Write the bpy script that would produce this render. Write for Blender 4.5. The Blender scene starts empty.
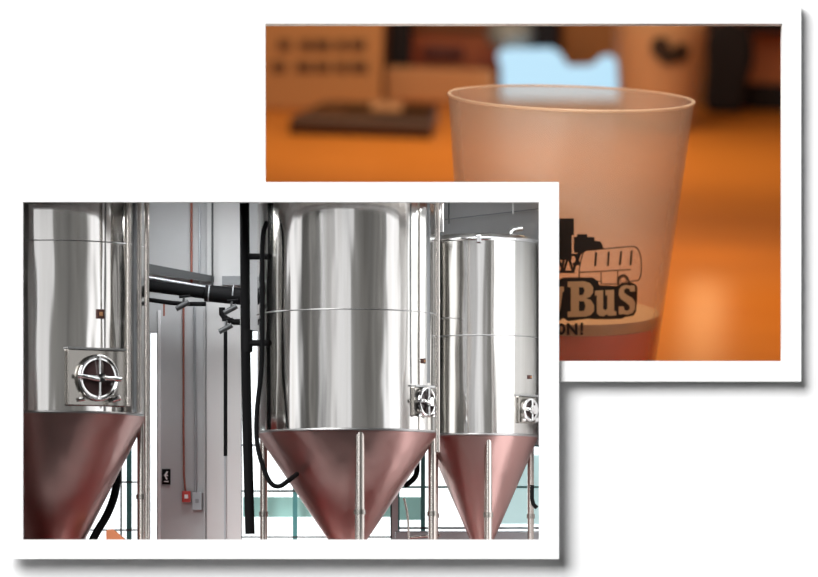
import bpy, bmesh, math, random
from mathutils import Vector, Matrix
random.seed(4)
S = bpy.context.scene
COL = S.collection
PI = math.pi
D = 40.0                       # camera to the front frame
ZC = (288.5-600)*.01           # camera height

def X(px, Y=0): return (px-409)*.01*(D+Y)/D
def H(py, Y=0): return ZC+(600-py)*.01*(D+Y)/D
def P(px, py, Y=0): return Vector((X(px, Y), Y, H(py, Y)))
def SC(Y): return .01*(D+Y)/D

# ------------------------------------------------------------- materials
def mat(name, col, rough=.5, metal=0., emis=None, estr=0., noise=None, bump=None, aniso=0., alpha=1., trans=0., coat=0.):
    m = bpy.data.materials.new(name); m.use_nodes = True
    nt = m.node_tree; b = nt.nodes['Principled BSDF']
    b.inputs['Base Color'].default_value = (*col, 1)
    b.inputs['Roughness'].default_value = rough
    b.inputs['Metallic'].default_value = metal
    b.inputs['Alpha'].default_value = alpha
    b.inputs['Transmission Weight'].default_value = trans
    b.inputs['Coat Weight'].default_value = coat
    if emis:
        b.inputs['Emission Color'].default_value = (*emis, 1)
        b.inputs['Emission Strength'].default_value = estr
    tc = nt.nodes.new('ShaderNodeTexCoord')
    if noise:
        col2, sc, fac = noise
        mp = nt.nodes.new('ShaderNodeMapping'); mp.inputs['Scale'].default_value = sc
        n = nt.nodes.new('ShaderNodeTexNoise'); n.inputs['Scale'].default_value = 1; n.inputs['Detail'].default_value = 5
        r = nt.nodes.new('ShaderNodeMapRange'); r.inputs['From Min'].default_value = .35; r.inputs['From Max'].default_value = .65
        r.inputs['To Max'].default_value = fac
        mx = nt.nodes.new('ShaderNodeMix'); mx.data_type = 'RGBA'
        mx.inputs['A'].default_value = (*col, 1); mx.inputs['B'].default_value = (*col2, 1)
        nt.links.new(tc.outputs['Object'], mp.inputs['Vector']); nt.links.new(mp.outputs[0], n.inputs['Vector'])
        nt.links.new(n.outputs['Fac'], r.inputs['Value']); nt.links.new(r.outputs[0], mx.inputs['Factor'])
        nt.links.new(mx.outputs['Result'], b.inputs['Base Color'])
    if bump:
        sc, st, dist = bump
        mp = nt.nodes.new('ShaderNodeMapping'); mp.inputs['Scale'].default_value = sc
        n = nt.nodes.new('ShaderNodeTexNoise'); n.inputs['Scale'].default_value = 1; n.inputs['Detail'].default_value = 2
        bp = nt.nodes.new('ShaderNodeBump'); bp.inputs['Strength'].default_value = st; bp.inputs['Distance'].default_value = dist
        nt.links.new(tc.outputs['Object'], mp.inputs['Vector']); nt.links.new(mp.outputs[0], n.inputs['Vector'])
        nt.links.new(n.outputs['Fac'], bp.inputs['Height']); nt.links.new(bp.outputs[0], b.inputs['Normal'])
    return m

M = dict(
 paper=mat('matte white board', (.9, .9, .9), .9),
 frame=mat('white card', (.9, .9, .9), .85),
 steel=mat('brushed stainless steel', (.70, .695, .68), .12, 1, noise=((.54, .52, .49), (9, 9, .2), .8), bump=((3.2, 3.2, .35), .6, .04)),
 cone=mat('stainless cone with red reflection', (.46, .29, .27), .36, 1, bump=((2.5, 2.5, 1.2), .6, .04)),  # reflection of the red floor put into the base colour
 tube=mat('stainless tube', (.60, .56, .52), .25, 1),
 seam=mat('weld seam', (.42, .42, .42), .4, 1),
 plate=mat('hatch plate steel', (.38, .36, .33), .25, 1),
 chrome=mat('chrome', (.8, .8, .8), .12, 1),
 glassdark=mat('dark hatch glass', (.05, .03, .03), .08, 0),
 rub=mat('black rubber', (.003, .003, .0035), .8),
 black=mat('black paint', (.004, .004, .0045), .75),
 grey=mat('grey painted steel', (.22, .23, .24), .5),
 dgrey=mat('dark grey steel', (.035, .038, .04), .45),
 wallb=mat('pale grey wall paint', (.52, .53, .54), .85, noise=((.44, .44, .44), (1.2, 1.2, 1.2), .6)),
 colm=mat('light grey column paint', (.60, .60, .60), .8),
 white=mat('white paint', (.85, .86, .87), .6),
 wallw=mat('white wall paint', (.8, .8, .8), .7),
 floor=mat('red brown sealed floor', (.40, .035, .03), .6, noise=((.32, .028, .025), (1.5, 1.5, 1.5), .8)),
 conred=mat('red oxide conduit', (.30, .09, .06), .5),
 redbox=mat('red alarm box', (.55, .05, .04), .4),
 congrey=mat('galvanised conduit', (.42, .44, .46), .4, .6),
 teal=mat('teal window frame', (.06, .22, .22), .4),
 tealglass=mat('glowing pale teal glass', (.30, .52, .48), .2, emis=(.3,.55,.5), estr=.25),  # emission stands in for daylight passing through the glass
 sky=mat('overcast daylight', (1, 1, 1), 1, emis=(.93, .98, 1), estr=1.35),
 mat=mat('pale teal reflection mat', (.34, .44, .42), .7),
 orange=mat('orange plastic', (.55, .18, .07), .4),
 wood=mat('orange varnished wood', (.60, .20, .028), .34, noise=((.55, .175, .024), (.25, .6, .5), .7)),
 woodside=mat('brown wood side', (.2, .07, .02), .5),
 brown=mat('dark brown wall', (.16, .055, .02), .8, noise=((.30, .08, .02), (.12, .12, .12), .9)),
 card=mat('tan cardboard', (.42, .20, .075), .9),
 ink=mat('dark brown ink', (.09, .035, .012), .8),
 tray=mat('dark brown leather', (.04, .015, .006), .35),
 patch=mat('tan glare and dial', (.40, .2, .09), .8),
 blk=mat('soft black fabric', (.008, .005, .007), .9),
 red=mat('dark red vinyl', (.30, .045, .015), .5, noise=((.42, .12, .02), (.5, .5, .5), .8)),
 rust=mat('rust vinyl', (.55, .16, .05), .5),
 pale=mat('pale wooden bench', (.5, .24, .10), .7),
 screen=mat('lit pale blue screen', (.05, .08, .1), .4, emis=(.50, .80, 1), estr=.95),
 knob=mat('grey plastic', (.25, .28, .28), .5),
 print=mat('black print ink', (.012, .008, .007), .5),
 letter=mat('tan print ink', (.62, .40, .22), .6),
 beer=mat('red orange beer', (.95, .08, .01), .3),
 foam=mat('thin beer foam', (.75, .45, .2), .7),
)
M['wood'].node_tree.nodes['Principled BSDF'].inputs['Specular IOR Level'].default_value = .2
for k_ in ('rub', 'black'): M[k_].node_tree.nodes['Principled BSDF'].inputs['Specular IOR Level'].default_value = .12
def cupmat(name, op, col):
    m = bpy.data.materials.new(name); m.use_nodes = True; nt = m.node_tree; nt.nodes.clear()
    o = nt.nodes.new('ShaderNodeOutputMaterial')
    tr = nt.nodes.new('ShaderNodeBsdfTransparent'); tr.inputs[0].default_value = (1, .97, .94, 1)
    df = nt.nodes.new('ShaderNodeBsdfDiffuse'); df.inputs[0].default_value = (*col, 1)
    tl = nt.nodes.new('ShaderNodeBsdfTranslucent'); tl.inputs[0].default_value = (*col, 1)
    gl = nt.nodes.new('ShaderNodeBsdfGlossy'); gl.inputs['Roughness'].default_value = .3
    lw = nt.nodes.new('ShaderNodeLayerWeight'); lw.inputs[0].default_value = .5
    pw = nt.nodes.new('ShaderNodeMath'); pw.operation = 'POWER'; pw.inputs[1].default_value = 4; nt.links.new(lw.outputs['Facing'], pw.inputs[0])
    fr = nt.nodes.new('ShaderNodeMath'); fr.operation = 'MULTIPLY_ADD'; fr.inputs[1].default_value = .35; fr.inputs[2].default_value = .03; nt.links.new(pw.outputs[0], fr.inputs[0])
    tc = nt.nodes.new('ShaderNodeTexCoord'); n = nt.nodes.new('ShaderNodeTexNoise'); n.inputs['Scale'].default_value = 40
    mr = nt.nodes.new('ShaderNodeMapRange'); mr.inputs['From Min'].default_value = .3; mr.inputs['From Max'].default_value = .7
    mr.inputs['To Min'].default_value = op-.012; mr.inputs['To Max'].default_value = op+.012
    m1 = nt.nodes.new('ShaderNodeMixShader'); m1.inputs[0].default_value = .4
    m2 = nt.nodes.new('ShaderNodeMixShader'); m3 = nt.nodes.new('ShaderNodeMixShader')
    L = nt.links.new
    L(tc.outputs['Object'], n.inputs['Vector']); L(n.outputs['Fac'], mr.inputs['Value']); L(mr.outputs[0], m2.inputs[0])
    L(df.outputs[0], m1.inputs[1]); L(tl.outputs[0], m1.inputs[2])
    L(tr.outputs[0], m2.inputs[1]); L(m1.outputs[0], m2.inputs[2])
    L(fr.outputs[0], m3.inputs[0]); L(m2.outputs[0], m3.inputs[1]); L(gl.outputs[0], m3.inputs[2])
    L(m3.outputs[0], o.inputs[0]); return m
M['cup'] = cupmat('frosted translucent plastic', .24, (.76, .68, .60))
M['cuptan'] = cupmat('tan frosted plastic', .45, (.75, .52, .33))
M['cuprim'] = cupmat('glossy clear plastic rim', .4, (.9, .75, .6))

# ------------------------------------------------------------- helpers
class MB:
    def __init__(s, T=None): s.bm = bmesh.new(); s.T = T or Matrix()
    def _add(s, vs, fs):
        v = [s.bm.verts.new(s.T @ Vector(p)) for p in vs]
        for f in fs:
            try: s.bm.faces.new([v[i] for i in f])
            except ValueError: pass
        return s
    def box(s, a, b):
        x0, y0, z0 = a; x1, y1, z1 = b
        return s._add([(x0,y0,z0),(x1,y0,z0),(x1,y1,z0),(x0,y1,z0),(x0,y0,z1),(x1,y0,z1),(x1,y1,z1),(x0,y1,z1)],
                      [(0,3,2,1),(4,5,6,7),(0,1,5,4),(1,2,6,5),(2,3,7,6),(3,0,4,7)])
    def pbox(s, px0, py0, px1, py1, Y0, Y1):       # rectangle seen at px,py, from depth Y0 to Y1
        return s.box((X(px0,Y0), Y0, H(py1,Y0)), (X(px1,Y0), Y1, H(py0,Y0)))
    def prism(s, pts, y0, y1):                      # polygon in x,z extruded along y
        n = len(pts)
        vs = [(x, y0, z) for x, z in pts]+[(x, y1, z) for x, z in pts]
        return s._add(vs, [tuple(range(n)), tuple(range(2*n-1, n-1, -1))]+[(i, i+n, (i+1)%n+n, (i+1)%n) for i in range(n)])
    def lathe(s, prof, c=(0,0,0), seg=96, cap0=False, cap1=False):
        cx, cy, cz = c; n = len(prof); vs = []
        for r, z in prof:
            for k in range(seg):
                a = 2*PI*k/seg; vs.append((cx+r*math.cos(a), cy+r*math.sin(a), cz+z))
        fs = [(i*seg+k, i*seg+(k+1)%seg, (i+1)*seg+(k+1)%seg, (i+1)*seg+k) for i in range(n-1) for k in range(seg)]
        if cap0: fs.append(tuple(range(seg-1, -1, -1)))
        if cap1: fs.append(tuple(range((n-1)*seg, n*seg)))
        return s._add(vs, fs)
    def tube(s, pts, r, seg=14, smooth=0):
        pts = [Vector(p) for p in pts]
        for _ in range(smooth):
            q = [pts[0]]
            for a, b in zip(pts, pts[1:]): q += [a.lerp(b, .25), a.lerp(b, .75)]
            pts = q+[pts[-1]]
        vs = []; up = None
        for i, p in enumerate(pts):
            t = (pts[min(i+1, len(pts)-1)]-pts[max(i-1, 0)]).normalized()
            if up is None:
                up = Vector((0,1,0)) if abs(t.y) < .9 else Vector((1,0,0))
            u = (up-t*up.dot(t)).normalized(); w = t.cross(u); up = u
            for k in range(seg):
                a = 2*PI*k/seg; vs.append(p+u*r*math.cos(a)+w*r*math.sin(a))
        n = len(pts)
        fs = [(i*seg+k, i*seg+(k+1)%seg, (i+1)*seg+(k+1)%seg, (i+1)*seg+k) for i in range(n-1) for k in range(seg)]
        fs += [tuple(range(seg-1, -1, -1)), tuple(range((n-1)*seg, n*seg))]
        return s._add(vs, fs)
    def torus(s, R, r, c=(0,0,0), seg=48, q=10):
        vs = []; cx, cy, cz = c
        for i in range(seg):
            a = 2*PI*i/seg
            for j in range(q):
                b = 2*PI*j/q; rr = R+r*math.cos(b)
                vs.append((cx+rr*math.cos(a), cy+rr*math.sin(a), cz+r*math.sin(b)))
        return s._add(vs, [(i*q+j, ((i+1)%seg)*q+j, ((i+1)%seg)*q+(j+1)%q, i*q+(j+1)%q) for i in range(seg) for j in range(q)])
    def build(s, name, m, parent=None, smooth=False, bevel=0, Mw=None):
        bmesh.ops.recalc_face_normals(s.bm, faces=s.bm.faces)
        me = bpy.data.meshes.new(name); s.bm.to_mesh(me); s.bm.free()
        me.materials.append(m)
        if smooth:
            me.polygons.foreach_set('use_smooth', [True]*len(me.polygons))
            try: me.set_sharp_from_angle(angle=math.radians(40))
            except Exception: pass
        o = bpy.data.objects.new(name, me); COL.objects.link(o)
        if parent: o.parent = parent
        elif Mw: o.matrix_world = Mw
        if bevel:
            b = o.modifiers.new('bevel', 'BEVEL'); b.width = bevel; b.segments = 3; b.limit_method = 'ANGLE'
        return o
def tag(o, label, cat, group=None):
    o['label'] = label; o['category'] = cat
    if group: o['group'] = group
    return o
def struct(o): o['kind'] = 'structure'; return o
def empty(name, Mw): o = bpy.data.objects.new(name, None); COL.objects.link(o); o.matrix_world = Mw; return o
def grid(mb, xs, zs, y0, y1, keep):     # wall made of cells, holes left out (px edges)
    for i in range(len(xs)-1):
        for j in range(len(zs)-1):
            if keep((xs[i]+xs[i+1])/2, (zs[j]+zs[j+1])/2):
                mb.box((X(xs[i], y0), y0, H(zs[j+1], y0)), (X(xs[i+1], y0), y1, H(zs[j], y0)))

def inr(x, y, r): return r[0] < x < r[2] and r[1] < y < r[3]
def cells(name, xs, ys, Y0, Y1, keep, m, scaleY=None):
    """solid slab with rectangular holes, built as one clean shell"""
    bm = bmesh.new(); Yr = Y0 if scaleY is None else scaleY; vd = {}
    def V(i, j, k):
        if (i, j, k) not in vd: vd[i, j, k] = bm.verts.new((X(xs[i], Yr), (Y0, Y1)[k], H(ys[j], Yr)))
        return vd[i, j, k]
    K = [[keep((xs[i]+xs[i+1])/2, (ys[j]+ys[j+1])/2) for j in range(len(ys)-1)] for i in range(len(xs)-1)]
    def k(i, j): return 0 <= i < len(xs)-1 and 0 <= j < len(ys)-1 and K[i][j]
    for i in range(len(xs)-1):
        for j in range(len(ys)-1):
            if not K[i][j]: continue
            for q in (0, 1): bm.faces.new([V(i,j,q), V(i+1,j,q), V(i+1,j+1,q), V(i,j+1,q)])
            for (di, dj, a, b) in ((-1,0,(i,j),(i,j+1)), (1,0,(i+1,j),(i+1,j+1)), (0,-1,(i,j),(i+1,j)), (0,1,(i,j+1),(i+1,j+1))):
                if not k(i+di, j+dj): bm.faces.new([V(*a,0), V(*b,0), V(*b,1), V(*a,1)])
    mb = MB(); mb.bm.free(); mb.bm = bm
    return mb.build(name, m)

# ------------------------------------------------------------- page and frames
O1 = (23, 202, 539, 539.5); F1 = (3, 182, 559, 559)
O2 = (265, 22.5, 783, 360.5); F2 = (245, 3, 802, 381)
YP, YF2 = .25, .08
def kp(x, y):
    return not (inr(x, y, (12, 192, 549, 549)) or inr(x, y, (256, 14, 790, 370)))
struct(cells('wall_page', [-900, 12, 256, 549, 790, 1700], [-1000, 14, 192, 370, 549, 1300], YP, YP+.06, kp, M['paper'], 0))
o = empty('picture_frame', Matrix())
p_ = cells('front', [F1[0], O1[0], O1[2], F1[2]], [F1[1], O1[1], O1[3], F1[3]], 0, YF2-.005, lambda x, y: not inr(x, y, O1), M['frame'], 0); p_.parent = o
p_ = cells('spacer', [11, O1[0]-3, O1[2]+2, 551], [190, O1[1]-3, O1[3]+2, 551], YF2-.005, YP-.002, lambda x, y: not inr(x, y, (O1[0]-3, O1[1]-3, O1[2]+2, O1[3]+2)), M['frame'], 0); p_.parent = o
tag(o, 'white picture frame in front, around the view of steel tanks', 'picture frame')
o = cells('picture_frame', [F2[0], O2[0], F1[2]-6, O2[2], F2[2]], [F2[1], O2[1], F1[1]+6, O2[3], F2[3]], YF2, YP-.002,
          lambda x, y: not inr(x, y, O2) and not (x < F1[2]-6 and y > F1[1]+6), M['frame'], 0)
tag(o, 'white picture frame behind, around the view of the plastic cup', 'picture frame')

# ------------------------------------------------------------- brewery room
YB = 2.6
ZF = ZC-.45
wins = [(84, 425, 141, 575), (149.5, 332, 157.5, 575), (241, 330, 262, 575), (262, 445, 392, 575), (398, 445, 548, 575)]
xs = sorted({-62, 551.5}|{w[0] for w in wins}|{w[2] for w in wins}); ys = sorted({187, 640}|{w[1] for w in wins}|{w[3] for w in wins})
struct(cells('wall_back', xs, ys, YB, YB+.12, lambda x, y: not any(inr(x, y, w) for w in wins), M['wallb']))
b = MB(); b.box((1.40, YP+.06, ZF-.1), (1.45, 3.15, H(192, 0)+.05)); struct(b.build('wall_right', M['wallw']))
xl = X(-66, 0)
b = MB(); b.box((xl-.1, YP+.06, ZF-.1), (xl, 3.15, H(170, 0))); struct(b.build('wall_left', M['wallw']))
b = MB(); b.box((xl-.1, 0.18+.06, ZF-.1), (1.45, 3.15, ZF)); struct(b.build('floor', M['floor']))
b = MB(); b.box((-.35, .36, ZF), (.62, .86, ZF+.012)); tag(b.build('reflection_mat', M['mat'], bevel=.004), 'unseen pale teal mat added for the middle cone to mirror', 'mat')  # added out of view to tint what the steel cone reflects
b = MB(); b.box((xl, YP+.065, ZF), (1.40, YP+.08, H(551, .3))); struct(b.build('wall_reflector', M['floor']))  # unseen red panel added to redden the reflection in the cones
za, zb = H(186, 0), H(186, 0)+.27
b = MB(); b._add([(xl-.1, YP+.06, za), (1.45, YP+.06, za), (1.45, 3.15, zb), (xl-.1, 3.15, zb),
                  (xl-.1, YP+.06, za+.02), (1.45, YP+.06, za+.02), (1.45, 3.15, zb+.02), (xl-.1, 3.15, zb+.02)],
                 [(0,1,2,3),(4,5,6,7),(0,1,5,4),(1,2,6,5),(2,3,7,6),(3,0,4,7)]); struct(b.build('ceiling', M['wallw']))
b = MB(); b.box((xl-.1, 3.15, ZF-.1), (1.45, 3.19, zb+.03)); struct(b.build('wall_glow_blocker', M['wallw']))  # unseen backing added to keep the backdrop glow out of the cup room
b = MB(); b.box((xl+.02, 3.11, ZF), (1.38, 3.13, H(320, 3.11))); o = b.build('sky_backdrop', M['sky']); struct(o)

# windows: frame and mullions
def window(n, w, vs, hs, m, t=1.6):
    root = empty('window_%d' % n, Matrix.Translation(P((w[0]+w[2])/2, w[3], YB)))
    root['kind'] = 'structure'; T = root.matrix_world.inverted()
    b = MB(T)
    for x in (w[0], w[2]-t): b.pbox(x, w[1], x+t, w[3], YB+.02, YB+.09)
    for y in (w[1], w[3]-t): b.pbox(w[0]+t, y, w[2]-t, y+t, YB+.02, YB+.09)
    b.build('window_frame', m, root)
    for x, tt, mm in vs:
        b = MB(T); b.pbox(x-tt/2, w[1]+t, x+tt/2, w[3]-t, YB+.03, YB+.08); b.build('mullion', mm, root)
    for y, tt, mm in hs:
        b = MB(T); b.pbox(w[0]+t, y-tt/2, w[2]-t, y+tt/2, YB+.025, YB+.085); b.build('transom', mm, root)
te, bk = M['teal'], M['dgrey']
window(1, wins[0], [(129, 5, te), (121, 1.6, bk)], [(482, 1.5, bk), (530, 1.5, bk)], te)
window(2, wins[1], [], [], M['white'], .8)
window(3, wins[2], [], [(445, 1.5, bk), (491, 1.5, bk), (537, 1.5, bk)], bk, .8)
window(4, wins[3], [(295, 4.5, te)], [(491, 2, bk), (537, 1.6, bk)], bk)
window(5, wins[4], [(423, 4.5, te)], [(487, 2, te), (528, 2, bk), (536, 1.4, bk)], te)
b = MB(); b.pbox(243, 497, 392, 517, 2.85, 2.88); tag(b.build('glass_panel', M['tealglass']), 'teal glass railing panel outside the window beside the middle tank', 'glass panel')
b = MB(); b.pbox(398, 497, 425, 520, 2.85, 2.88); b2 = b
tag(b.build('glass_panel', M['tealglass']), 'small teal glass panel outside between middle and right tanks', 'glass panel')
b = MB(); b.pbox(500, 455, 545, 524, 2.85, 2.88); tag(b.build('glass_panel', mat('glowing pale aqua glass', (.55, .75, .75), .2, emis=(.6, .85, .85), estr=.55)), 'glowing pale aqua glass panel outside right of the right tank', 'glass panel')  # glow imitates daylight shining through this panel

# wall columns
b = MB(); b.pbox(207, 196, 241, 575, YB-.10, YB); struct(b.build('trim_1', M['colm']))
b = MB(); b.pbox(158, 310, 160.5, 575, YB-.04, YB); struct(b.build('trim_2', M['white']))
b = MB(); b.pbox(224, 310, 226, 575, YB-.12, YB-.10); struct(b.build('trim_3', M['congrey']))

def stick(name, pts, r, m, label, cat, smooth=0, group=None, seg=14):
    b = MB(); b.tube([P(*p) for p in pts], r*.01, seg, smooth)
    return tag(b.build(name, m, smooth=True), label, cat, group)
# conduits on wall
stick('conduit', [(191.5, 196, YB-.03), (191.5, 290, YB-.03)], 1.3, M['conred'], 'rust red conduit running down the wall above the black pipes', 'conduit')
stick('conduit', [(199.5, 196, YB-.03), (199.5, 292, YB-.03)], .9, M['congrey'], 'thin grey conduit just right of the rust red one, above the black pipes', 'conduit')
stick('conduit', [(212.5, 196, 2.39), (212.5, 290, 2.39)], 1.1, M['dgrey'], 'dark grey conduit on the column above the black pipes', 'conduit')
stick('conduit', [(183.5, 306, YB-.04), (183.5, 470, YB-.04), (185.5, 492, YB-.04)], 1.1, M['conred'], 'rust red conduit leading down to the red box on the wall', 'conduit', 1)
stick('conduit', [(194.5, 306, YB-.04), (195.5, 492, YB-.04)], 1.3, M['congrey'], 'grey conduit leading down to the grey box on the wall', 'conduit')
stick('conduit', [(204.5, 306, YB-.04), (204.5, 575, YB-.04)], .7, M['colm'], 'thin pale conduit along the edge of the column', 'conduit')
def wallbox(name, r, m, label, cat, m2):
    root = empty(name, Matrix.Translation(P((r[0]+r[2])/2, r[3], YB))); T = root.matrix_world.inverted()
    b = MB(T); b.pbox(*r, YB-.07, YB); b.build('housing', m, root, bevel=.006)
    b = MB(T); cx, cy = (r[0]+r[2])/2, (r[1]+r[3])/2; b.pbox(cx-1.8, cy-2, cx+1.8, cy+2, YB-.08, YB-.07); b.build('cover', m2, root)
    return tag(root, label, cat)
wallbox('alarm_box', (182, 491, 190.5, 502), M['redbox'], 'small red box on the grey wall at the end of a conduit', 'alarm box', M['white'])
wallbox('junction_box', (192, 492, 202, 510), M['congrey'], 'small grey junction box on the wall beside the red box', 'junction box', M['grey'])
r = empty('wall_sign', Matrix.Translation(P(166, 484, YB))); T = r.matrix_world.inverted()
b = MB(T); b.pbox(162, 469, 170.5, 484.5, YB-.02, YB); b.build('board', M['black'], r)
b = MB(T); b.tube([P(167.5, 471.5, YB-.025), P(165, 475.5, YB-.025), P(167, 479.5, YB-.025)], .009, 6); b.tube([P(164, 475, YB-.025), P(168, 475.5, YB-.025)], .007, 6); b.tube([P(164, 481.5, YB-.025), P(168.5, 481.5, YB-.025)], .007, 6)
b.build('symbol', M['white'], r)
tag(r, 'small black sign with a white figure on the grey wall', 'sign')

# beam and black pipes
b = MB(); a0, a1 = P(140, 258, 1.75), P(240, 281, 2.2)
b._add([P(140,262,2.3), P(214,276,2.44), P(214,282,2.44), P(140,273,2.3), P(140,262,2.42), P(214,276,2.49), P(214,282,2.49), P(140,273,2.42)],
       [(0,1,2,3),(4,5,6,7),(0,1,5,4),(1,2,6,5),(2,3,7,6),(3,0,4,7)])
tag(b.build('steel_beam', M['dgrey']), 'dark grey steel beam sloping above the black pipes', 'beam')
b = MB(); b.pbox(222, 276, 241, 285, YB-.16, YB-.1); tag(b.build('bracket', M['grey']), 'grey bracket plate on the column above the black pipes', 'bracket')
stick('pipe', [(140, 276, 1.9), (216, 289, 2.12)], 1.8, M['congrey'], 'pale grey pipe directly above the thick black pipe', 'pipe')
r = empty('insulated_pipe', Matrix.Translation(P(190, 295, 1.8))); T = r.matrix_world.inverted()
b = MB(T); b.tube([P(143, 285, 1.98), P(205, 293, 1.85)], .062, 20); b.build('pipe', M['rub'], r, smooth=True)
b = MB(T); b.tube([P(205, 293, 1.85), P(246, 297, 1.85)], .088, 24); b.build('insulation', M['black'], r, smooth=True)
for px in (209, 233):
    b = MB(T); b.tube([P(px-.6, 293.5, 1.85), P(px+.6, 293.6, 1.85)], .092, 24); b.build('band', M['grey'], r, smooth=True)
tag(r, 'thick black insulated pipe running across to the vertical black pipe', 'pipe')
stick('pipe', [(143, 299, 1.8), (180, 304, 1.58), (206, 304, 1.58)], 2.4, M['rub'], 'black pipe along the underside of the thick insulated pipe', 'pipe', 1)
stick('pipe', [(164, 300, 2.0), (164, 316, 2.0)], 1.0, M['conred'], 'short brown pipe stub hanging below the black pipes', 'pipe')
def valve(px, py, Y, label):
    r = empty('valve', Matrix.Translation(P(px, py, Y))); T = r.matrix_world.inverted()
    b = MB(T); b.tube([P(px-7, py+4, Y), P(px+6, py-3, Y)], .028, 14); b.build('body', M['dgrey'], r, smooth=True)
    b = MB(T); b.tube([P(px, py, Y), P(px+1, py-8, Y)], .012, 8); b.build('stem', M['dgrey'], r, smooth=True)
    b = MB(T); b.tube([P(px-4, py-8, Y), P(px+7, py-9, Y)], .014, 8); b.build('handle', M['black'], r, smooth=True)
    tag(r, label, 'valve')
valve(183, 305, 1.48, 'small steel valve under the left end of the black pipes')
valve(231, 309, 1.62, 'steel valve beside the vertical black pipe, upper of two')
valve(226, 328, 1.62, 'steel valve beside the vertical black pipe, lower of two')
stick('pipe', [(222, 307.5, 1.85), (222, 316, 1.85), (232, 322, 1.85), (240, 322, 1.85)], 3.2, M['black'], 'short black bent pipe below the end of the insulated pipe', 'pipe', 1)
stick('hose', [(225.5, 327.5, 1.85), (225.5, 456, 1.85)], 2.0, M['rub'], 'straight black hose hanging in front of the grey column', 'hose')
# vertical black pipe with brackets to tank
r = empty('standpipe', Matrix.Translation(P(247, 470, .9))); T = r.matrix_world.inverted()
b = MB(T); b.tube([P(244.5, 196, .9), P(245.5, 345, .9), P(247, 420, .9), P(250, 534, .9)], .050, 18); b.build('pipe', M['rub'], r, smooth=True)
b = MB(T); b.tube([P(248, 256.5, .9), P(268, 256.5, .78)], .033, 14); b.build('bracket', M['black'], r, smooth=True)
b = MB(T); b.tube([P(248, 343, .9), P(268, 343, .78)], .033, 14); b.build('bracket', M['black'], r, smooth=True)
b = MB(T); b.tube([P(247, 330, .9), P(247, 352, .9)], .058, 18); b.build('coupling', M['black'], r, smooth=True)
tag(r, 'tall black vertical pipe bracketed to the left side of the middle tank', 'pipe')
stick('hose', [(267, 222, .62), (262, 235, .58), (262.5, 300, .6), (262, 370, .6), (257, 405, .55), (256, 440, .5), (262, 465, .45), (270, 484, .42), (279, 487.5, .45), (288, 481, .5), (297, 474, .80)], 2.5, M['rub'],
      'long black hose curving down and under the left side of the middle tank', 'hose', 2)
stick('hose', [(117, 470, 1.8), (116, 492, 1.6), (108, 514, 1.4), (96, 533, 1.35), (89, 548, 1.3)], 4.2, M['rub'], 'thick black hose curving behind the cone of the left tank', 'hose', 2)
stick('hose', [(404, 486, 1.9), (412, 481, 1.9), (417, 474, 1.9), (417, 462, 1.9)], 3, M['rub'], 'short black hose between the middle and right tanks', 'hose', 1)
stick('hose', [(532, 485, 1.5), (532, 503, 1.5), (537, 508, 1.5)], 2.2, M['rub'], 'short black hose at the right edge of the tank view', 'hose', 1)
stick('hose', [(404, 498, 1.3), (408, 515, 1.3), (409, 545, 1.3)], 1.2, M['tube'], 'thin steel tube hanging right of the middle cone', 'tube', 1)
b = MB(); b.prism([(X(106,1), H(530,1)), (X(113,1), H(529,1)), (X(127,1), H(541,1)), (X(127,1), H(548,1)), (X(106,1), H(548,1))], 1, 1.2)
tag(b.build('crate', M['orange'], bevel=.01), 'orange corner of a low object under the left tank', 'crate')
b = MB(); b.box((X(395, 2.4), 2.42, H(560, 2.4)), (1.39, 2.58, H(531, 2.4))); tag(b.build('ledge', M['congrey'], bevel=.02), 'grey metal ledge below the window behind the right tank', 'ledge')
stick('pipe', [(408, 538, 1.9), (440, 535, 1.9)], 1.5, M['tube'], 'thin horizontal steel pipe low behind the right tank', 'pipe')

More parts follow.
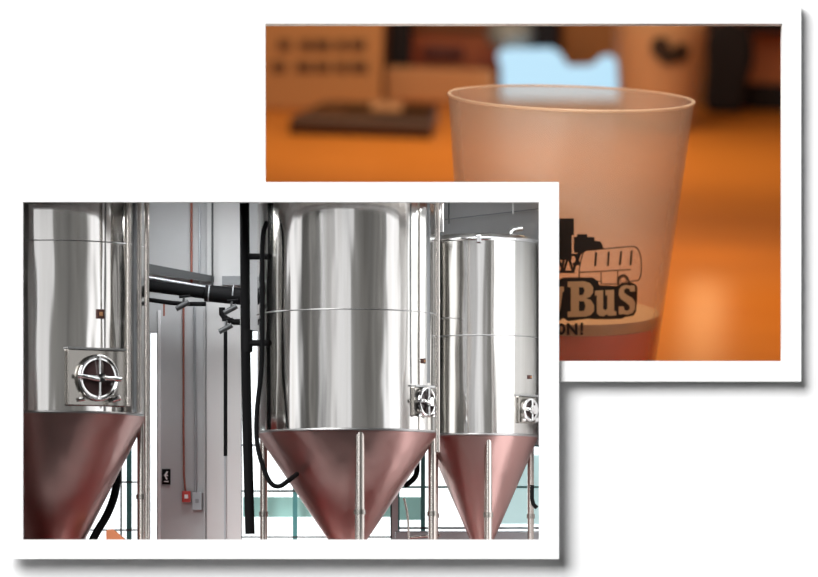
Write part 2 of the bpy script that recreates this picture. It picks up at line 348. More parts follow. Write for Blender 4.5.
# tanks
def phi(px, ax, R, Y):
    s = SC(Y); r = R*s; cx = X(ax, Y); lo, hi = -90, 75
    for _ in range(40):
        m = (lo+hi)/2; a = math.radians(m); yy = Y-r*math.cos(a)
        if 409+(cx+r*math.sin(a))/SC(yy) < px: lo = m
        else: hi = m
    return lo
def tank(ax, R, Y, ybot, yseam, ytop, zapex_py, legs, hatch, badge, label, dome=True, feet=None):
    s = SC(Y); r = R*s; c = Vector((X(ax, Y), Y, 0)); Yf = Y-r
    zb, zs, ztop = H(ybot, Yf), H(yseam, Yf), ytop
    root = empty('fermentation_tank', Matrix.Translation((c.x, c.y, ZF))); T = root.matrix_world.inverted()
    b = MB(T); zd = ztop
    b.lathe([(r, zb), (r, zs), (r, zd)], (c.x, c.y, 0), 160)
    b.build('shell', M['steel'], root, smooth=True)
    b = MB(T)
    if dome:
        h = dome
        b.lathe([(r, zd), (r*.998, zd+h*.15), (r*.992, zd+h*.3), (r*.982, zd+h*.45), (r*.967, zd+h*.6), (r*.947, zd+h*.75), (r*.92, zd+h*.9), (r*.88, zd+h), (.02, zd+h*1.02)], (c.x, c.y, 0), 160, cap1=True)
    b.build('dome', M['steel'], root, smooth=True)
    b = MB(T); za = H(zapex_py, Y)
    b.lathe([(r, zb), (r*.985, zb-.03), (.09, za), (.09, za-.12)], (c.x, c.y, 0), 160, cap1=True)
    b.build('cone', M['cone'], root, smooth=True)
    for z in (zs, zb+.008):
        b = MB(T); b.torus(r, .006 if z == zs else .014, (c.x, c.y, z), 160, 8); b.build('weld_seam' if z == zs else 'rim_band', M['seam'], root, smooth=True)
    for (az, w) in legs:
        a = math.radians(az); lx, ly = c.x+math.sin(a)*(r-.055), c.y-math.cos(a)*(r-.055)
        b = MB(T); b.tube([(lx, ly, zb+.02), (lx, ly, ZF+.03)], w*s, 20); l = b.build('leg', M['tube'], root, smooth=True)
        b = MB(T); b.tube([(lx, ly, ZF), (lx, ly, ZF+.03)], w*s*1.9, 20); b.build('foot', M['plate'], l, smooth=True)
        b = MB(T); zz = zb-.85; b.tube([(lx, ly, zz), (lx, ly, zz+.05)], w*s*1.25, 20); b.build('collar', M['plate'], l, smooth=True)
    # hatch
    hx, hy, hr, pw, ph, fi = hatch; a = math.radians(fi)
    n = Vector((math.sin(a), -math.cos(a), 0)); t = Vector((math.cos(a), math.sin(a), 0)); up = Vector((0,0,1))
    o_ = c+n*(r+.01); o_.z = H(hy, o_.y)
    F = Matrix.Identity(4)
    for i, v in enumerate((t, up, n)): F.col[i] = (*v, 0)
    F.col[3] = (*o_, 1); F = T @ F
    e = .01*pw/2
    b = MB(F); b.box((-e, -ph*.005, -.10), (e, ph*.005, .012)); pl = b.build('hatch_plate', M['plate'], root, bevel=.01)
    b = MB(F); b.box((-e*1.03, ph*.005, -.1), (e*1.03, ph*.005+.02, .035)); b.build('ledge', M['seam'], pl)
    h = hr*s
    b = MB(F); b.lathe([(h*.95, 0), (h*.95, .05), (h*.82, .05), (h*.82, .02)], (0,0,0), 48); door = b.build('hatch', M['chrome'], root, smooth=True)
    b = MB(F); b.torus(h*.96, .018, (0,0,.05)); b.build('ring', M['chrome'], door, smooth=True)
    b = MB(F); b.lathe([(h*.9, .025), (h*.5, .045), (.001, .055)], (0,0,0), 40); b.build('window', M['glassdark'], door, smooth=True)
    b = MB(F); b.tube([(-h*1.1, h*.05, .075), (h*1.05, -h*.05, .075)], .022, 10); b.tube([(0, -h, .075), (0, h, .075)], .014, 10); b.build('yoke', M['chrome'], door, smooth=True)
    b = MB(F); b.lathe([(.001,.13),(.045,.12),(.05,.07)], (0,0,0), 20); b.build('knob', M['chrome'], door, smooth=True)
    b = MB(F); b.tube([(-h*.1, -h*.1, .11), (-h*.75, h*.0, .115)], .02, 10); b.build('handle', M['chrome'], door, smooth=True)
    b = MB(F); b.tube([(h*.7, -h*.95, .04), (h*1.05, -h*.85, .06)], .03, 10); b.build('hinge', M['chrome'], door, smooth=True)
    b = MB(F); b.tube([(-h*.95, -h*1.0, .03), (-h*.7, -h*.95, .04)], .02, 10)
    b.build('latch', M['chrome'], door, smooth=True)
    bx, by, bs, fi = badge; a = math.radians(fi); n = Vector((math.sin(a), -math.cos(a), 0)); t = Vector((math.cos(a), math.sin(a), 0))
    o_ = c+n*(r+.005); o_.z = H(by, o_.y)
    F = Matrix.Identity(4)
    for i, v in enumerate((t, up, n)): F.col[i] = (*v, 0)
    F.col[3] = (*o_, 1); F = T @ F; q = bs*s
    b = MB(F); b.box((-q, -q*1.15, -.02), (q, q*1.15, .015)); bd = b.build('thermometer_plate', mat('dark badge', (.06, .02, .015), .4), root)
    b = MB(F); b.box((-q*.45, -q*.5, .015), (q*.45, q*.5, .022)); b.build('dial', M['patch'], bd)
    tag(root, label, 'tank', 'steel fermentation tanks')
    return root, c, r
def deg(ax, R, px): return math.degrees(math.asin((px-ax)/R))
t1, c1, r1 = tank(51, 96, 1.36, 412.5, 240, H(201, 1.36), 590, [(deg(50,92,142), 4.6), (-110, 4.6), (166, 4.6)],
     (95, 378, 22, 66, 57, phi(96, 51, 96, 1.36)), (100, 314, 4.0, phi(100, 51, 96, 1.36)), 'large steel tank cut off by the left side of the front frame', dome=.012)
t2, c2, r2 = tank(347.5, 90.3, 1.27, 430, 309, H(207, 1.27), 556, [(9, 4.6), (-98, 3.8), (86, 4.2)],
     (421, 402, 13.5, 34, 30, phi(422, 347.5, 90.3, 1.27)), (423, 361, 2.2, phi(423, 347.5, 90.3, 1.27)), 'wide steel tank in the middle with a curved top', dome=.08)
t3, c3, r3 = tank(482, 56, 1.95, 435, 335, H(240, 1.36), 548, [(6, 3.8), (-70, 3.8), (105, 3.4)],
     (531, 410, 10.5, 29, 28, 50), (534, 377, 1.6, 56), 'smaller steel tank at the right with a flat lid rim', dome=.08)
# lid rim of the right tank
zt = H(240, 1.36)
T = t3.matrix_world.inverted()
b = MB(T); b.torus(r3*.985, .024, (c3.x, c3.y, zt+.02), 120, 10); b.build('lid_rim', M['chrome'], t3, smooth=True)
b = MB(T); b.box((c3.x-.07, c3.y-r3-.05, zt-.03), (c3.x-.02, c3.y-r3+.02, zt+.05)); b.build('clamp', M['chrome'], t3, bevel=.008)
b = MB(T); b.tube([(c3.x+.3, c3.y-.2, zt+.05), (c3.x+.3, c3.y-.2, zt+.14), (c3.x+.42, c3.y-.2, zt+.16)], .03, 10, 1); b.build('outlet_pipe', M['chrome'], t3, smooth=True)
# vertical pipes beside tanks
Yp = .62
zbotp = 405
for (px, rr, Y, m, lb, y1) in ((128.5, 2.6, .42, 'tube', 'steel pipe on the right side of the left tank, closest to its hatch', 406),
                           (134.5, 2.2, .50, 'grey', 'dark grey pipe second from the hatch beside the left tank', 412),
                           (139.5, 2.2, .60, 'tube', 'steel pipe third from the hatch beside the left tank', 412),
                           (146.8, 2.6, .85, 'tube', 'outermost bright steel pipe at the right edge of the left tank', 560),
                           (428.5, 1.7, .60, 'grey', 'dark grey pipe on the right side of the middle tank', 383),
                           (437.5, 2.4, .74, 'tube', 'steel pipe at the right edge of the middle tank', 452)):
    b = MB(); b.tube([P(px, 197, Y), P(px, y1, Y)], rr*.01, 16)
    if rr > 2.3: b.tube([P(px, 488, Y), P(px, 491, Y)], rr*.014, 16) if y1 > 500 else b.tube([P(px, 300, Y), P(px, 302, Y)], rr*.0125, 16)
    tag(b.build('pipe', M[m], smooth=True), lb, 'pipe')
stick('pipe', [(449, 198, 1.9), (449, 224, 1.9)], .8, M['dgrey'], 'thin dark pipe rising above the lid of the right tank', 'pipe')
stick('pipe', [(440, 220, 2.1), (545, 208, 2.3)], .6, M['grey'], 'thin grey line crossing the wall above the right tank', 'pipe')
stick('pipe', [(442, 198, 1.0), (442, 232, 1.0)], 2.0, M['chrome'], 'short bright pipe between the tops of middle and right tanks', 'pipe')
stick('pipe', [(513, 196, 2.2), (513, 214, 2.2)], 1, M['wallw'], 'short pale pipe at the top of the wall above the right tank', 'pipe')

# ------------------------------------------------------------- cup room (its counter slopes up and away)
BETA, ROLL = math.radians(12.8), math.radians(1.9)
YC = 5.2
M2 = Matrix.Translation(P(557.5, 430, YC)) @ Matrix.Rotation(ROLL, 4, 'Y') @ Matrix.Rotation(BETA, 4, 'X')
M2i = M2.inverted(); CAM = Vector((0, -D, ZC)); co = M2i @ CAM
def dl(px, py): return (M2i.to_3x3() @ (P(px, py, 0)-CAM)).normalized()
def LY(px, py, t): d = dl(px, py); return co+d*((t-co.y)/d.y)       # point on local plane y = t
def LZ(px, py, z=0): d = dl(px, py); return co+d*((z-co.z)/d.z)
HC, RT, RB = 3.75, 1.364, .988
# shell of the cup room
W2 = 15
b = MB(); b.box((-W2, 60, -9), (W2, 60.3, 14)); struct(b.build('wall_far', M['brown']))
b = MB(); b.box((-W2-.3, .23, -9), (-W2, 60.3, 14)); struct(b.build('wall_side_left', M['brown']))
b = MB(); b.box((W2, .23, -9), (W2+.3, 60.3, 14)); struct(b.build('wall_side_right', M['brown']))
b = MB(); b.box((-W2, .23, -9.3), (W2, 60.3, -9)); struct(b.build('floor_cup_room', M['brown']))
b = MB(); b.box((-W2, .23, 14), (W2, 60.3, 14.3)); struct(b.build('ceiling_cup_room', M['brown']))
r = empty('counter', M2)
b = MB(); b.box((-9, -1.25, -.25), (11, 38, -.005)); b.build('countertop', M['wood'], r, bevel=.05)
b = MB(); b.box((-8.5, .5, -2.2), (10.5, 37.5, -.3)); b.build('base', M['woodside'], r)
tag(r, 'long orange varnished wooden counter under the plastic cup', 'counter')

def cup(root, matc, z0=0, logo=True, liquid=None, k=1.0):
    R = lambda z: RB+(RT-RB)*z/HC
    b = MB(); th = .03
    b.lathe([(RB*.9, .06), (RB, 0), (RB+.005, .02)]+[(R(z), z) for z in [HC*i/30 for i in range(1, 31)]]+[(R(HC)-th, HC)]+[(R(z)-th, z) for z in [HC*i/10 for i in range(9, 0, -1)]]+[(RB-th, .08), (.01, .08)], (0,0,0), 128)
    b.build('wall', matc, root, smooth=True)
    b = MB(); b.torus(RT, .015, (0,0,HC-.01), 128, 10); b.build('rim', M['cuprim'], root, smooth=True)
root = empty('plastic_cup', M2 @ Matrix.Translation((0,0,.002)))
cup(root, M['cup'])
def R(z): return RB+(RT-RB)*z/HC
def on_cup(px, py, lift=.004):       # front surface point of the cup seen at a pixel
    d = dl(px, py); k = (RT-RB)/HC
    a = d.x**2+d.y**2-k*k*d.z**2; bq = 2*(co.x*d.x+co.y*d.y-k*(RB+k*co.z)*d.z); c = co.x**2+co.y**2-(RB+k*co.z)**2
    q = bq*bq-4*a*c
    t = (-bq-math.sqrt(max(q, 0)))/(2*a); p = co+d*t
    n = Vector((p.x, p.y, 0)).normalized(); return p+n*lift
zl = on_cup(620, 336).z                # drink level
b = MB(); b.lathe([(R(.1)-.04, .1)]+[(R(z)-.04, z) for z in [zl*i/8 for i in range(1, 9)]]+[(.01, zl)], (0,0,0), 96, cap0=True)
b.build('drink', M['beer'], root, smooth=True)
b = MB(); b.lathe([(R(zl+.005)-.038, zl+.005), (R(zl+.13)-.038, zl+.13), (R(zl)-.2, zl+.02), (.01, zl+.02)], (0,0,0), 96); b.build('foam', M['foam'], root, smooth=True)
# printed logo, traced on the cup surface
def polymesh(polys, lift, maxlen=5.0):
    bm = bmesh.new()
    for pl in polys:
        vs = [bm.verts.new((x, -y, 0)) for x, y in pl]
        f = bm.faces.new(vs); bmesh.ops.triangulate(bm, faces=[f])
    for _ in range(6):
        es = [e for e in bm.edges if e.calc_length() > maxlen]
        if not es: break
        bmesh.ops.subdivide_edges(bm, edges=es, cuts=1); bmesh.ops.triangulate(bm, faces=[f for f in bm.faces if len(f.verts) > 3])
    for v in bm.verts: v.co = on_cup(v.co.x, -v.co.y, lift)
    return bm
def decal(name, polys, m, lift, parent):
    mb = MB(); mb.bm.free(); mb.bm = polymesh(polys, lift)
    me = bpy.data.meshes.new(name); mb.bm.to_mesh(me); mb.bm.free(); me.materials.append(m)
    o = bpy.data.objects.new(name, me); COL.objects.link(o); o.parent = parent
    return o
def line(p, q, w):
    dx, dy = q[0]-p[0], q[1]-p[1]; l = math.hypot(dx, dy); nx, ny = -dy/l*w/2, dx/l*w/2; ex, ey = dx/l*w*.3, dy/l*w*.3
    return [(p[0]+nx-ex, p[1]+ny-ey), (q[0]+nx+ex, q[1]+ny+ey), (q[0]-nx+ex, q[1]-ny+ey), (p[0]-nx-ex, p[1]-ny-ey)]
def strokes(pts, w, closed=False):
    if closed: pts = pts+[pts[0]]
    return [line(a, b_, w) for a, b_ in zip(pts, pts[1:])]
def dots(cx, cy, r, n=14): return [(cx+r*math.cos(2*PI*i/n), cy+r*math.sin(2*PI*i/n)) for i in range(n)]
Cx = lambda x: 550+x/4.44      # coordinates read from the magnified detail
Cy = lambda y: 210+y/4.44
def C(*l): return [(Cx(x), Cy(y)) for x, y in l]
tower = [C((20,38),(106,38),(106,112),(96,112),(96,222),(20,222))]
derrick = []
for (a_, b_) in (((40,225),(60,275)), ((60,275),(82,205)), ((82,205),(102,275)), ((102,275),(128,195)), ((60,225),(50,275)), ((95,200),(128,200)), ((40,275),(104,275)), ((104,240),(128,240)), ((112,200),(128,236))):
    derrick += strokes(C(a_, b_), 2.5)
tank_s = [C((106,120),(120,120),(120,108),(165,108),(165,120),(197,122),(197,138),(222,140),(232,155),(236,172),(170,178),(150,186),(136,200),(128,225),(120,190),(106,190))]
bus = strokes(C((128,300),(130,262),(137,222),(148,188),(160,180),(250,172),(345,163),(372,162),(388,172),(398,195),(404,225),(404,265),(400,296),(390,314),(352,318)), 1.0)
bus += strokes(C((130,278),(355,265)), 1.0)+strokes(C((226,278),(226,328),(298,330),(300,272)), .95)+strokes(C((131,285),(128,308),(228,318)), .9)
for (x0, y0, x1, y1) in ((204,192,200,247), (260,188,256,246), (315,186,309,242), (361,184,356,242)): bus += strokes(C((x0,y0),(x1,y1)), 2.0)
wheel = strokes(C((302,330),(302,308),(312,294),(328,290),(340,298),(348,318)), 1.9)
wheel += strokes([(Cx(324)+3*math.cos(a*PI/6), Cy(312)+3*math.sin(a*PI/6)) for a in range(12)], .8, True)
r_ = decal('bus_picture', tower+derrick+tank_s+bus+wheel, M['print'], .006, root)
# lettering: black backing then tan letters
back = [C((20,318),(60,300),(190,300),(212,318),(218,334),(292,338),(318,325),(352,320),(378,330),(386,345),(384,400),(380,450),(368,470),(330,476),(316,484),(206,486),(170,482),(80,494),(60,480),(20,505))]
decal('lettering_outline', back, M['print'], .009, root)
B = [C((78,318),(150,316),(176,324),(190,342),(190,368),(176,386),(160,392),(180,400),(194,422),(194,448),(180,466),(156,474),(78,476),(78,452),(92,450),(92,344),(78,342))]
Bh = [C((128,342),(148,344),(152,360),(144,376),(128,378)), C((128,404),(150,406),(156,426),(150,446),(128,448))]
u = [C((198,358),(234,356),(234,438),(244,446),(252,436),(252,380),(244,378),(244,356),(282,354),(282,448),(292,450),(292,468),(256,470),(250,462),(236,472),(218,470),(206,458),(206,380),(198,380))]
s_ = [C((374,362),(352,362),(350,352),(338,346),(326,354),(326,366),(340,378),(364,392),(374,410),(374,440),(362,458),(340,466),(322,462),(310,464),(302,462),(302,428),(324,428),(328,444),(340,448),(350,440),(350,426),(336,412),(312,396),(302,378),(304,352),(316,338),(336,332),(350,336),(362,334),(374,336))]
y_ = [C((20,340),(62,340),(62,362),(56,364),(46,440),(30,476),(20,476))]
lt = decal('letters', B+u+s_+y_, M['letter'], .013, root)
for h_ in Bh: decal('letter_counter', [h_], M['print'], .017, lt)
# ON!
on = strokes([(Cx(50+13*math.cos(a*PI/8)), Cy(529+20*math.sin(a*PI/8))) for a in range(16)], 2.4, True)
on += strokes(C((80,552),(80,506)), 2.5)+strokes(C((80,508),(116,550)), 2.5)+strokes(C((116,552),(116,506)), 2.5)
on += strokes(C((141,504),(140,536)), 2.4)+[dots(Cx(140), Cy(549), 1.5)]
decal('slogan', on, M['print'], .006, root)
tag(root, 'frosted plastic cup with a black bus print, in sharp focus', 'cup')

# blurred things further along the counter
def lbox(root, a, b_, name, m, bev=.0, parent=None):
    b = MB(); b.box(a, b_); return b.build(name, m, parent or root, bevel=bev)
# cardboard sign
t = 34; r = empty('cardboard_sign', M2 @ Matrix.Translation((LY(325, 110, t).x, t, 0)))
ox = LY(325, 110, t).x
p0, p1 = LY(240, 100, t), LY(384, 10, t)
lbox(r, (p0.x-ox, 0, 0), (p1.x-ox, .4, p1.z+.3), 'board', M['card'], .05)
for (row, segs) in ((45, [(278,291),(300,312),(314,331),(336,347),(350,366)]), (67, [(272,286),(296,312),(315,330),(335,347),(350,368)])):
    for s0, s1 in segs:
        q0, q1 = LY(s0, row+5, t), LY(s1, row-5, t); b = MB(); b.box((q0.x-ox, -.03, q0.z), (q1.x-ox, 0, q1.z)); b.build('word', M['ink'], r)
tag(r, 'blurred tan cardboard sign with two dark lines of lettering on the counter', 'sign')
# dark folder
q = [LZ(288, 137), LZ(432, 137)]; t0 = (q[0].y+q[1].y)/2
r = empty('folder', M2 @ Matrix.Translation(((q[0].x+q[1].x)/2, t0, 0))); ox = (q[0].x+q[1].x)/2
w = (q[1].x-q[0].x)/2
b = MB(); b._add([(-w,0,0),(w,0,0),(w+.1,2.9,0),(-w+.55,2.9,0),(-w,0,.33),(w,0,.33),(w+.1,2.9,.36),(-w+.55,2.9,.36)],
                 [(0,3,2,1),(4,5,6,7),(0,1,5,4),(1,2,6,5),(2,3,7,6),(3,0,4,7)]); b.build('body', M['tray'], r, bevel=.06)
b = MB(); b._add([(-w+.9,.9,.34),(w-.1,.9,.345),(w-.1,2.6,.37),(-w+1.1,2.6,.37)], [(0,1,2,3)]); 
bmesh.ops.solidify(b.bm, geom=b.bm.faces[:], thickness=.04)
b.build('cover', mat('brown leather', (.10, .045, .015), .6), r)
b = MB(); b.box((.15, .9, .38), (.75, 2.3, .45)); b.build('glare_patch', M['patch'], r, bevel=.02)  # glare on the dark cover, put in as a tan patch
tag(r, 'blurred flat dark brown folder lying on the counter', 'folder')
def block(name, r4, t, depth, m, label, cat, bev=.1, onto=True, zb=0):
    a, c = LY(r4[0], r4[3], t), LY(r4[2], r4[1], t); z0 = 0 if onto else a.z
    o_ = Vector(((a.x+c.x)/2, t, z0)); b = MB(); b.box((a.x-o_.x, 0, zb), (c.x-o_.x, depth, c.z-z0))
    o = b.build(name, m, None, bevel=bev, Mw=M2 @ Matrix.Translation(o_)); return tag(o, label, cat)
block('bench', (384, 71, 494, 104), 36.2, .5, M['pale'], 'blurred pale wooden ledge behind the counter left of the cup', 'bench')
# dark bottle
t = 37.1; a = LY(399, 72, t); c = LY(399, 10, t); wpx = LY(412, 60, t).x-LY(388, 60, t).x
b = MB(); b.lathe([(wpx*.46, 0), (wpx*.5, .1), (wpx*.5, c.z-.6), (wpx*.42, c.z), (wpx*.2, c.z+.4), (wpx*.2, c.z+1.2)], (0,0,0), 40, cap0=True, cap1=True)
tag(b.build('bottle', M['blk'], None, smooth=True, Mw=M2 @ Matrix.Translation((a.x, t+.2, 0))), 'blurred tall black bottle shape behind the cardboard sign', 'bottle')
# red vinyl seat backs
t = 38.4; a, c = LY(410, 82, t), LY(505, 0, t)
r = empty('seat_back', M2 @ Matrix.Translation(((a.x+c.x)/2, t, 0))); w = (c.x-a.x)/2
lbox(r, (-w, .1, -2), (w, .7, c.z+.5), 'panel', M['red'], .1)
z0, z1 = LY(440, 60, t).z, LY(440, 45, t).z
lbox(r, (-w*.75, -.1, z0), (w*.15, .1, z1), 'patch', mat('darkest red', (.10, .015, .008), .6), .08)
lbox(r, (-w, -.1, LY(440, 32, t).z), (w*.6, .1, c.z), 'top_rail', M['woodside'], .1)
tag(r, 'blurred dark red vinyl seat back beyond the counter', 'seat')
# lit screen
t = 36; pts = [(502, 100), (501, 66), (497, 56), (503, 50), (553, 49), (561, 55), (568, 67), (592, 67), (602, 58), (611, 56), (618, 63), (620, 100)]
cx0 = LY(560, 90, t); 
b = MB(); pl = [LY(x, y, t) for x, y in pts]; b.prism([(p.x-cx0.x, max(p.z, 0)) for p in pl], 0, .35)
tag(b.build('screen', M['screen'], None, bevel=.05, Mw=M2 @ Matrix.Translation((cx0.x, t, 0))), 'blurred glowing pale blue shape behind the rim of the sharp cup', 'screen')
# dark dispenser over the screen
t = 37.4; a, c = LY(519, 60, t), LY(559, 5, t); r = empty('dispenser', M2 @ Matrix.Translation(((a.x+c.x)/2, t, 0))); w = (c.x-a.x)/2
lbox(r, (-w, .0, 0), (w, .8, c.z), 'body', M['blk'], .12)
k = LY(510, 34, t-.6); b = MB(); b.lathe([(.02, -.3), (.4, -.25), (.5, 0), (.4, .25), (.02, .3)], (k.x-(a.x+c.x)/2, -.6, k.z), 24); b.build('knob', M['knob'], r, smooth=True)
b = MB(); b.tube([(k.x-(a.x+c.x)/2, -.5, k.z), (-w*.5, .1, k.z)], .12, 10); b.build('arm', M['blk'], r, smooth=True)
tag(r, 'blurred dark upright block with a grey knob above the blue shape', 'dispenser')
# second cup
t = 33; a = LZ(654, 128)
a = Vector((LY(657, 100, t).x, t, 0)); wtop = LY(706, 25, t).x-LY(612, 25, t).x; wb = LY(695, 92, t).x-LY(616, 92, t).x
zt_, zb_ = LY(657, 25, t).z, LY(657, 92, t).z; kk = (wtop-wb)/2/(zt_-zb_); rb = wb/2-kk*zb_; ht = zt_+.6
r = empty('plastic_cup', M2 @ Matrix.Translation(a))
b = MB(); b.lathe([(.01, .05), (rb, 0), (rb+kk*ht, ht), (rb+kk*ht-.06, ht), (rb-.06, .1), (.01, .1)], (0,0,0), 64); b.build('wall', M['cuptan'], r, smooth=True)
b = MB(); b.torus(rb+kk*ht, .06, (0,0,ht), 64, 8); b.build('rim', M['cuprim'], r, smooth=True)
b = MB(); b.lathe([(.01, .12), (rb-.1, .12), (rb+kk*ht*.75-.1, ht*.75), (.01, ht*.75)], (0,0,0), 64); b.build('drink', mat('pale tan beer', (.60, .36, .13), .6), r, smooth=True)
b = MB()
for (px, py, rx, ry) in ((660, 52, 9, 10), (669, 61, 11, 8), (681, 58, 8, 9)):
    q = LY(px, py, t-1.9); zq = q.z; rr_ = rb+kk*zq+.03; xx = LY(px, py, t-rr_*.9).x-a.x
    vs = []
    for i in range(14):
        X_ = xx+rx*.021*math.cos(2*PI*i/14); Z_ = zq+ry*.021*math.sin(2*PI*i/14); R_ = rb+kk*Z_+.03
        vs.append((X_, -math.sqrt(max(R_*R_-X_*X_, 0)), Z_))
    b._add(vs, [tuple(range(14))])
b.build('printed_logo', M['print'], r)
tag(r, 'blurred second plastic cup with a dark print, behind the sharp cup', 'cup')
# black bag and red seat at right
t = 36; a = LY(728, 100, t); r0 = LY(702, 90, t); r1_ = LY(754, 27, t); w = (r1_.x-r0.x)/2; h = r1_.z
block('rail', (745, 86, 800, 99), 37.0, .4, M['blk'], 'blurred dark rail low in front of the far right seat back', 'rail')
block('rail', (690, 10, 800, 31), 37.2, .4, M['blk'], 'blurred dark rail along the top behind the black bag', 'rail', .1, False)
r = empty('bag', M2 @ Matrix.Translation((a.x, t, 0)))
b = MB(); b.prism([(-w*.9, 0), (w*.7, 0), (w*.75, h*.3), (w*1.0, h*.6), (w*.95, h*.9), (w*.4, h*1.05), (-w*.5, h*1.05), (-w*.95, h*.85), (-w*.85, h*.5)], 0, 1.0); b.build('body', M['blk'], r, bevel=.2)
b = MB(); b.tube([(-w*.4, .5, h), (-w*.3, .5, h*1.25), (w*.3, .5, h*1.25), (w*.4, .5, h)], .12, 10, 1); b.build('strap', M['brown'], r, smooth=True)
tag(r, 'blurred black rounded bag standing at the right end of the counter', 'bag')
t = 38.2
block('seat_back', (742, 28, 815, 100), t, .8, M['rust'], 'blurred red brown seat back at the far right behind the black bag', 'seat', .2)
block('wood_panel', (560, -20, 745, 100), 40, .4, mat('amber wood panel', (.42, .15, .03), .6), 'blurred amber wooden panel behind the second cup', 'panel', .1, True, -16.9)
block('wood_panel', (250, -20, 420, 100), 41, .4, M['brown'], 'dark brown wooden panel behind the cardboard sign', 'panel', .1, True, -16.9)

# ------------------------------------------------------------- lights
def area(name, loc, target, sx, sy, e, col):
    l = bpy.data.lights.new(name, 'AREA'); l.shape = 'RECTANGLE'; l.size = sx; l.size_y = sy; l.energy = e; l.color = col
    o = bpy.data.objects.new(name, l); COL.objects.link(o); o.location = loc
    o.rotation_euler = (Vector(target)-Vector(loc)).to_track_quat('-Z', 'Y').to_euler(); return o
sun = bpy.data.lights.new('sun', 'SUN'); sun.energy = 4.8; sun.angle = math.radians(36); so = bpy.data.objects.new('sun', sun); COL.objects.link(so)
so.rotation_euler = Vector((.60, 1, -.60)).to_track_quat('-Z', 'Y').to_euler()
# brewery ceiling lamps, then added lights out of view
area('ceiling_lamp', (X(195), 1.15, H(206, 1.2)), (X(195), 1.9, H(400, 2)), 1.6, .5, 42, (.95, .98, 1))
area('ceiling_lamp', (X(490), .9, H(205, .9)), (X(490), 1.8, H(500, 2)), .8, .4, 10, (.95, .98, 1))
area('side_fill', (1.385, .90, H(380, .6)), (-3, .90, H(380, .6)), .9, 3.6, 16, (.97, .98, 1))  # unseen light added on the side wall for white streaks on the steel
area('floor_fill', (-1.2, .36, ZF+.36), (-1.2, 1.1, ZF), 4.5, .30, 14, (1, .95, .92))  # unseen light added low in front to brighten floor and cones
area('cup_fill', (2.2, 1.2, 5.0), M2 @ Vector((0, -1, 1.6)), 2, 2, 260, (1, .86, .72))  # unseen light added to brighten the front of the cup
hp = LZ(702, 345); dv = dl(702, 345); rv = Vector((dv.x, dv.y, -dv.z)); lp = M2 @ (hp+rv*9)
pl = bpy.data.lights.new('table_lamp', 'POINT'); pl.energy = 26; pl.color = (1, .68, .32); pl.shadow_soft_size = .35
po = bpy.data.objects.new('table_lamp', pl); COL.objects.link(po); po.location = lp
# lamps over the counter
area('pendant_lamp', M2 @ Vector((1, 11, 9)), M2 @ Vector((0, 10, 0)), 7, 10, 1350, (1, .72, .45))
area('pendant_lamp', M2 @ Vector((0, 27, 7)), M2 @ Vector((0, 30, 0)), 10, 8, 1050, (1, .80, .58))

# ------------------------------------------------------------- world: a studio with upright bands of light round the horizon
w = bpy.data.worlds.new('studio'); S.world = w; w.use_nodes = True; nt = w.node_tree; nt.nodes.clear()
N = nt.nodes.new; L = nt.links.new
out = N('ShaderNodeOutputWorld'); bg = N('ShaderNodeBackground'); tc = N('ShaderNodeTexCoord'); sp = N('ShaderNodeSeparateXYZ')
L(tc.outputs['Generated'], sp.inputs[0])
ng = N('ShaderNodeMath'); ng.operation = 'MULTIPLY'; ng.inputs[1].default_value = -1; L(sp.outputs['Y'], ng.inputs[0])
at = N('ShaderNodeMath'); at.operation = 'ARCTAN2'; L(sp.outputs['X'], at.inputs[0]); L(ng.outputs[0], at.inputs[1])
mr = N('ShaderNodeMapRange'); mr.inputs['From Min'].default_value = -PI; mr.inputs['From Max'].default_value = PI; L(at.outputs[0], mr.inputs['Value'])
cr = N('ShaderNodeValToRGB'); L(mr.outputs[0], cr.inputs['Fac']); e = cr.color_ramp.elements
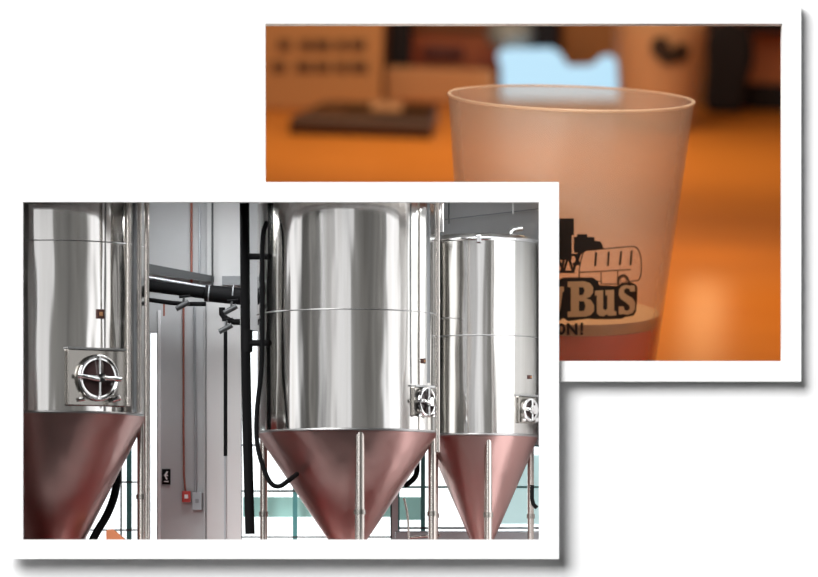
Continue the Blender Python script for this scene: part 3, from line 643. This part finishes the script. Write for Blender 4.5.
bands = [(-180, .1), (-100, .25), (-88, .35), (-85, 1.6), (-65, 1.6), (-61, .12), (-50, .14), (-46, .35), (-40, .08), (-35, .12), (-29, .62), (-18, .62), (-15, 1.2), (3, 1.1), (6, .33), (24, .26), (28, .2), (40, .32), (42, .24), (50, .36), (54, 1.8), (84, 1.8), (90, .3), (120, .2), (180, .1)]
e[0].position = 0; e[0].color = (.1,.1,.1,1); e[1].position = 1; e[1].color = (.1,.1,.1,1)
for az, v in bands[1:-1]:
    q = e.new((az+180)/360); cc = (v*1.0, v*.98, v*.95, 1) if v < .5 else (v, v, v*1.02, 1); q.color = cc
el = N('ShaderNodeMath'); el.operation = 'ABSOLUTE'
sb = N('ShaderNodeMath'); sb.operation = 'SUBTRACT'; sb.inputs[1].default_value = .055; L(sp.outputs['Z'], sb.inputs[0]); L(sb.outputs[0], el.inputs[0])
me = N('ShaderNodeMapRange'); me.inputs['From Min'].default_value = .05; me.inputs['From Max'].default_value = .075; me.inputs['To Min'].default_value = 1; me.inputs['To Max'].default_value = 0
L(el.outputs[0], me.inputs['Value'])
mx = N('ShaderNodeMix'); mx.data_type = 'RGBA'; mx.inputs['A'].default_value = (.02, .02, .02, 1); L(cr.outputs[0], mx.inputs['B']); L(me.outputs[0], mx.inputs['Factor'])
L(mx.outputs['Result'], bg.inputs[0]); L(bg.outputs[0], out.inputs[0])

# ------------------------------------------------------------- camera
cam = bpy.data.cameras.new('camera'); c = bpy.data.objects.new('camera', cam); COL.objects.link(c); S.camera = c
c.location = CAM; c.rotation_euler = (PI/2, 0, 0)
cam.sensor_width = 36; cam.lens = 36*4000/818; cam.shift_y = 311.5/818; cam.clip_end = 500
cam.dof.use_dof = True; cam.dof.focus_distance = 41.5; cam.dof.aperture_fstop = .50
S.view_settings.view_transform = 'Standard'; S.view_settings.look = 'None'; S.view_settings.exposure = 0; S.view_settings.gamma = 1
S.cycles.use_denoising = True; S.cycles.max_bounces = 8; S.cycles.transparent_max_bounces = 12
S.cycles.sample_clamp_indirect = 6
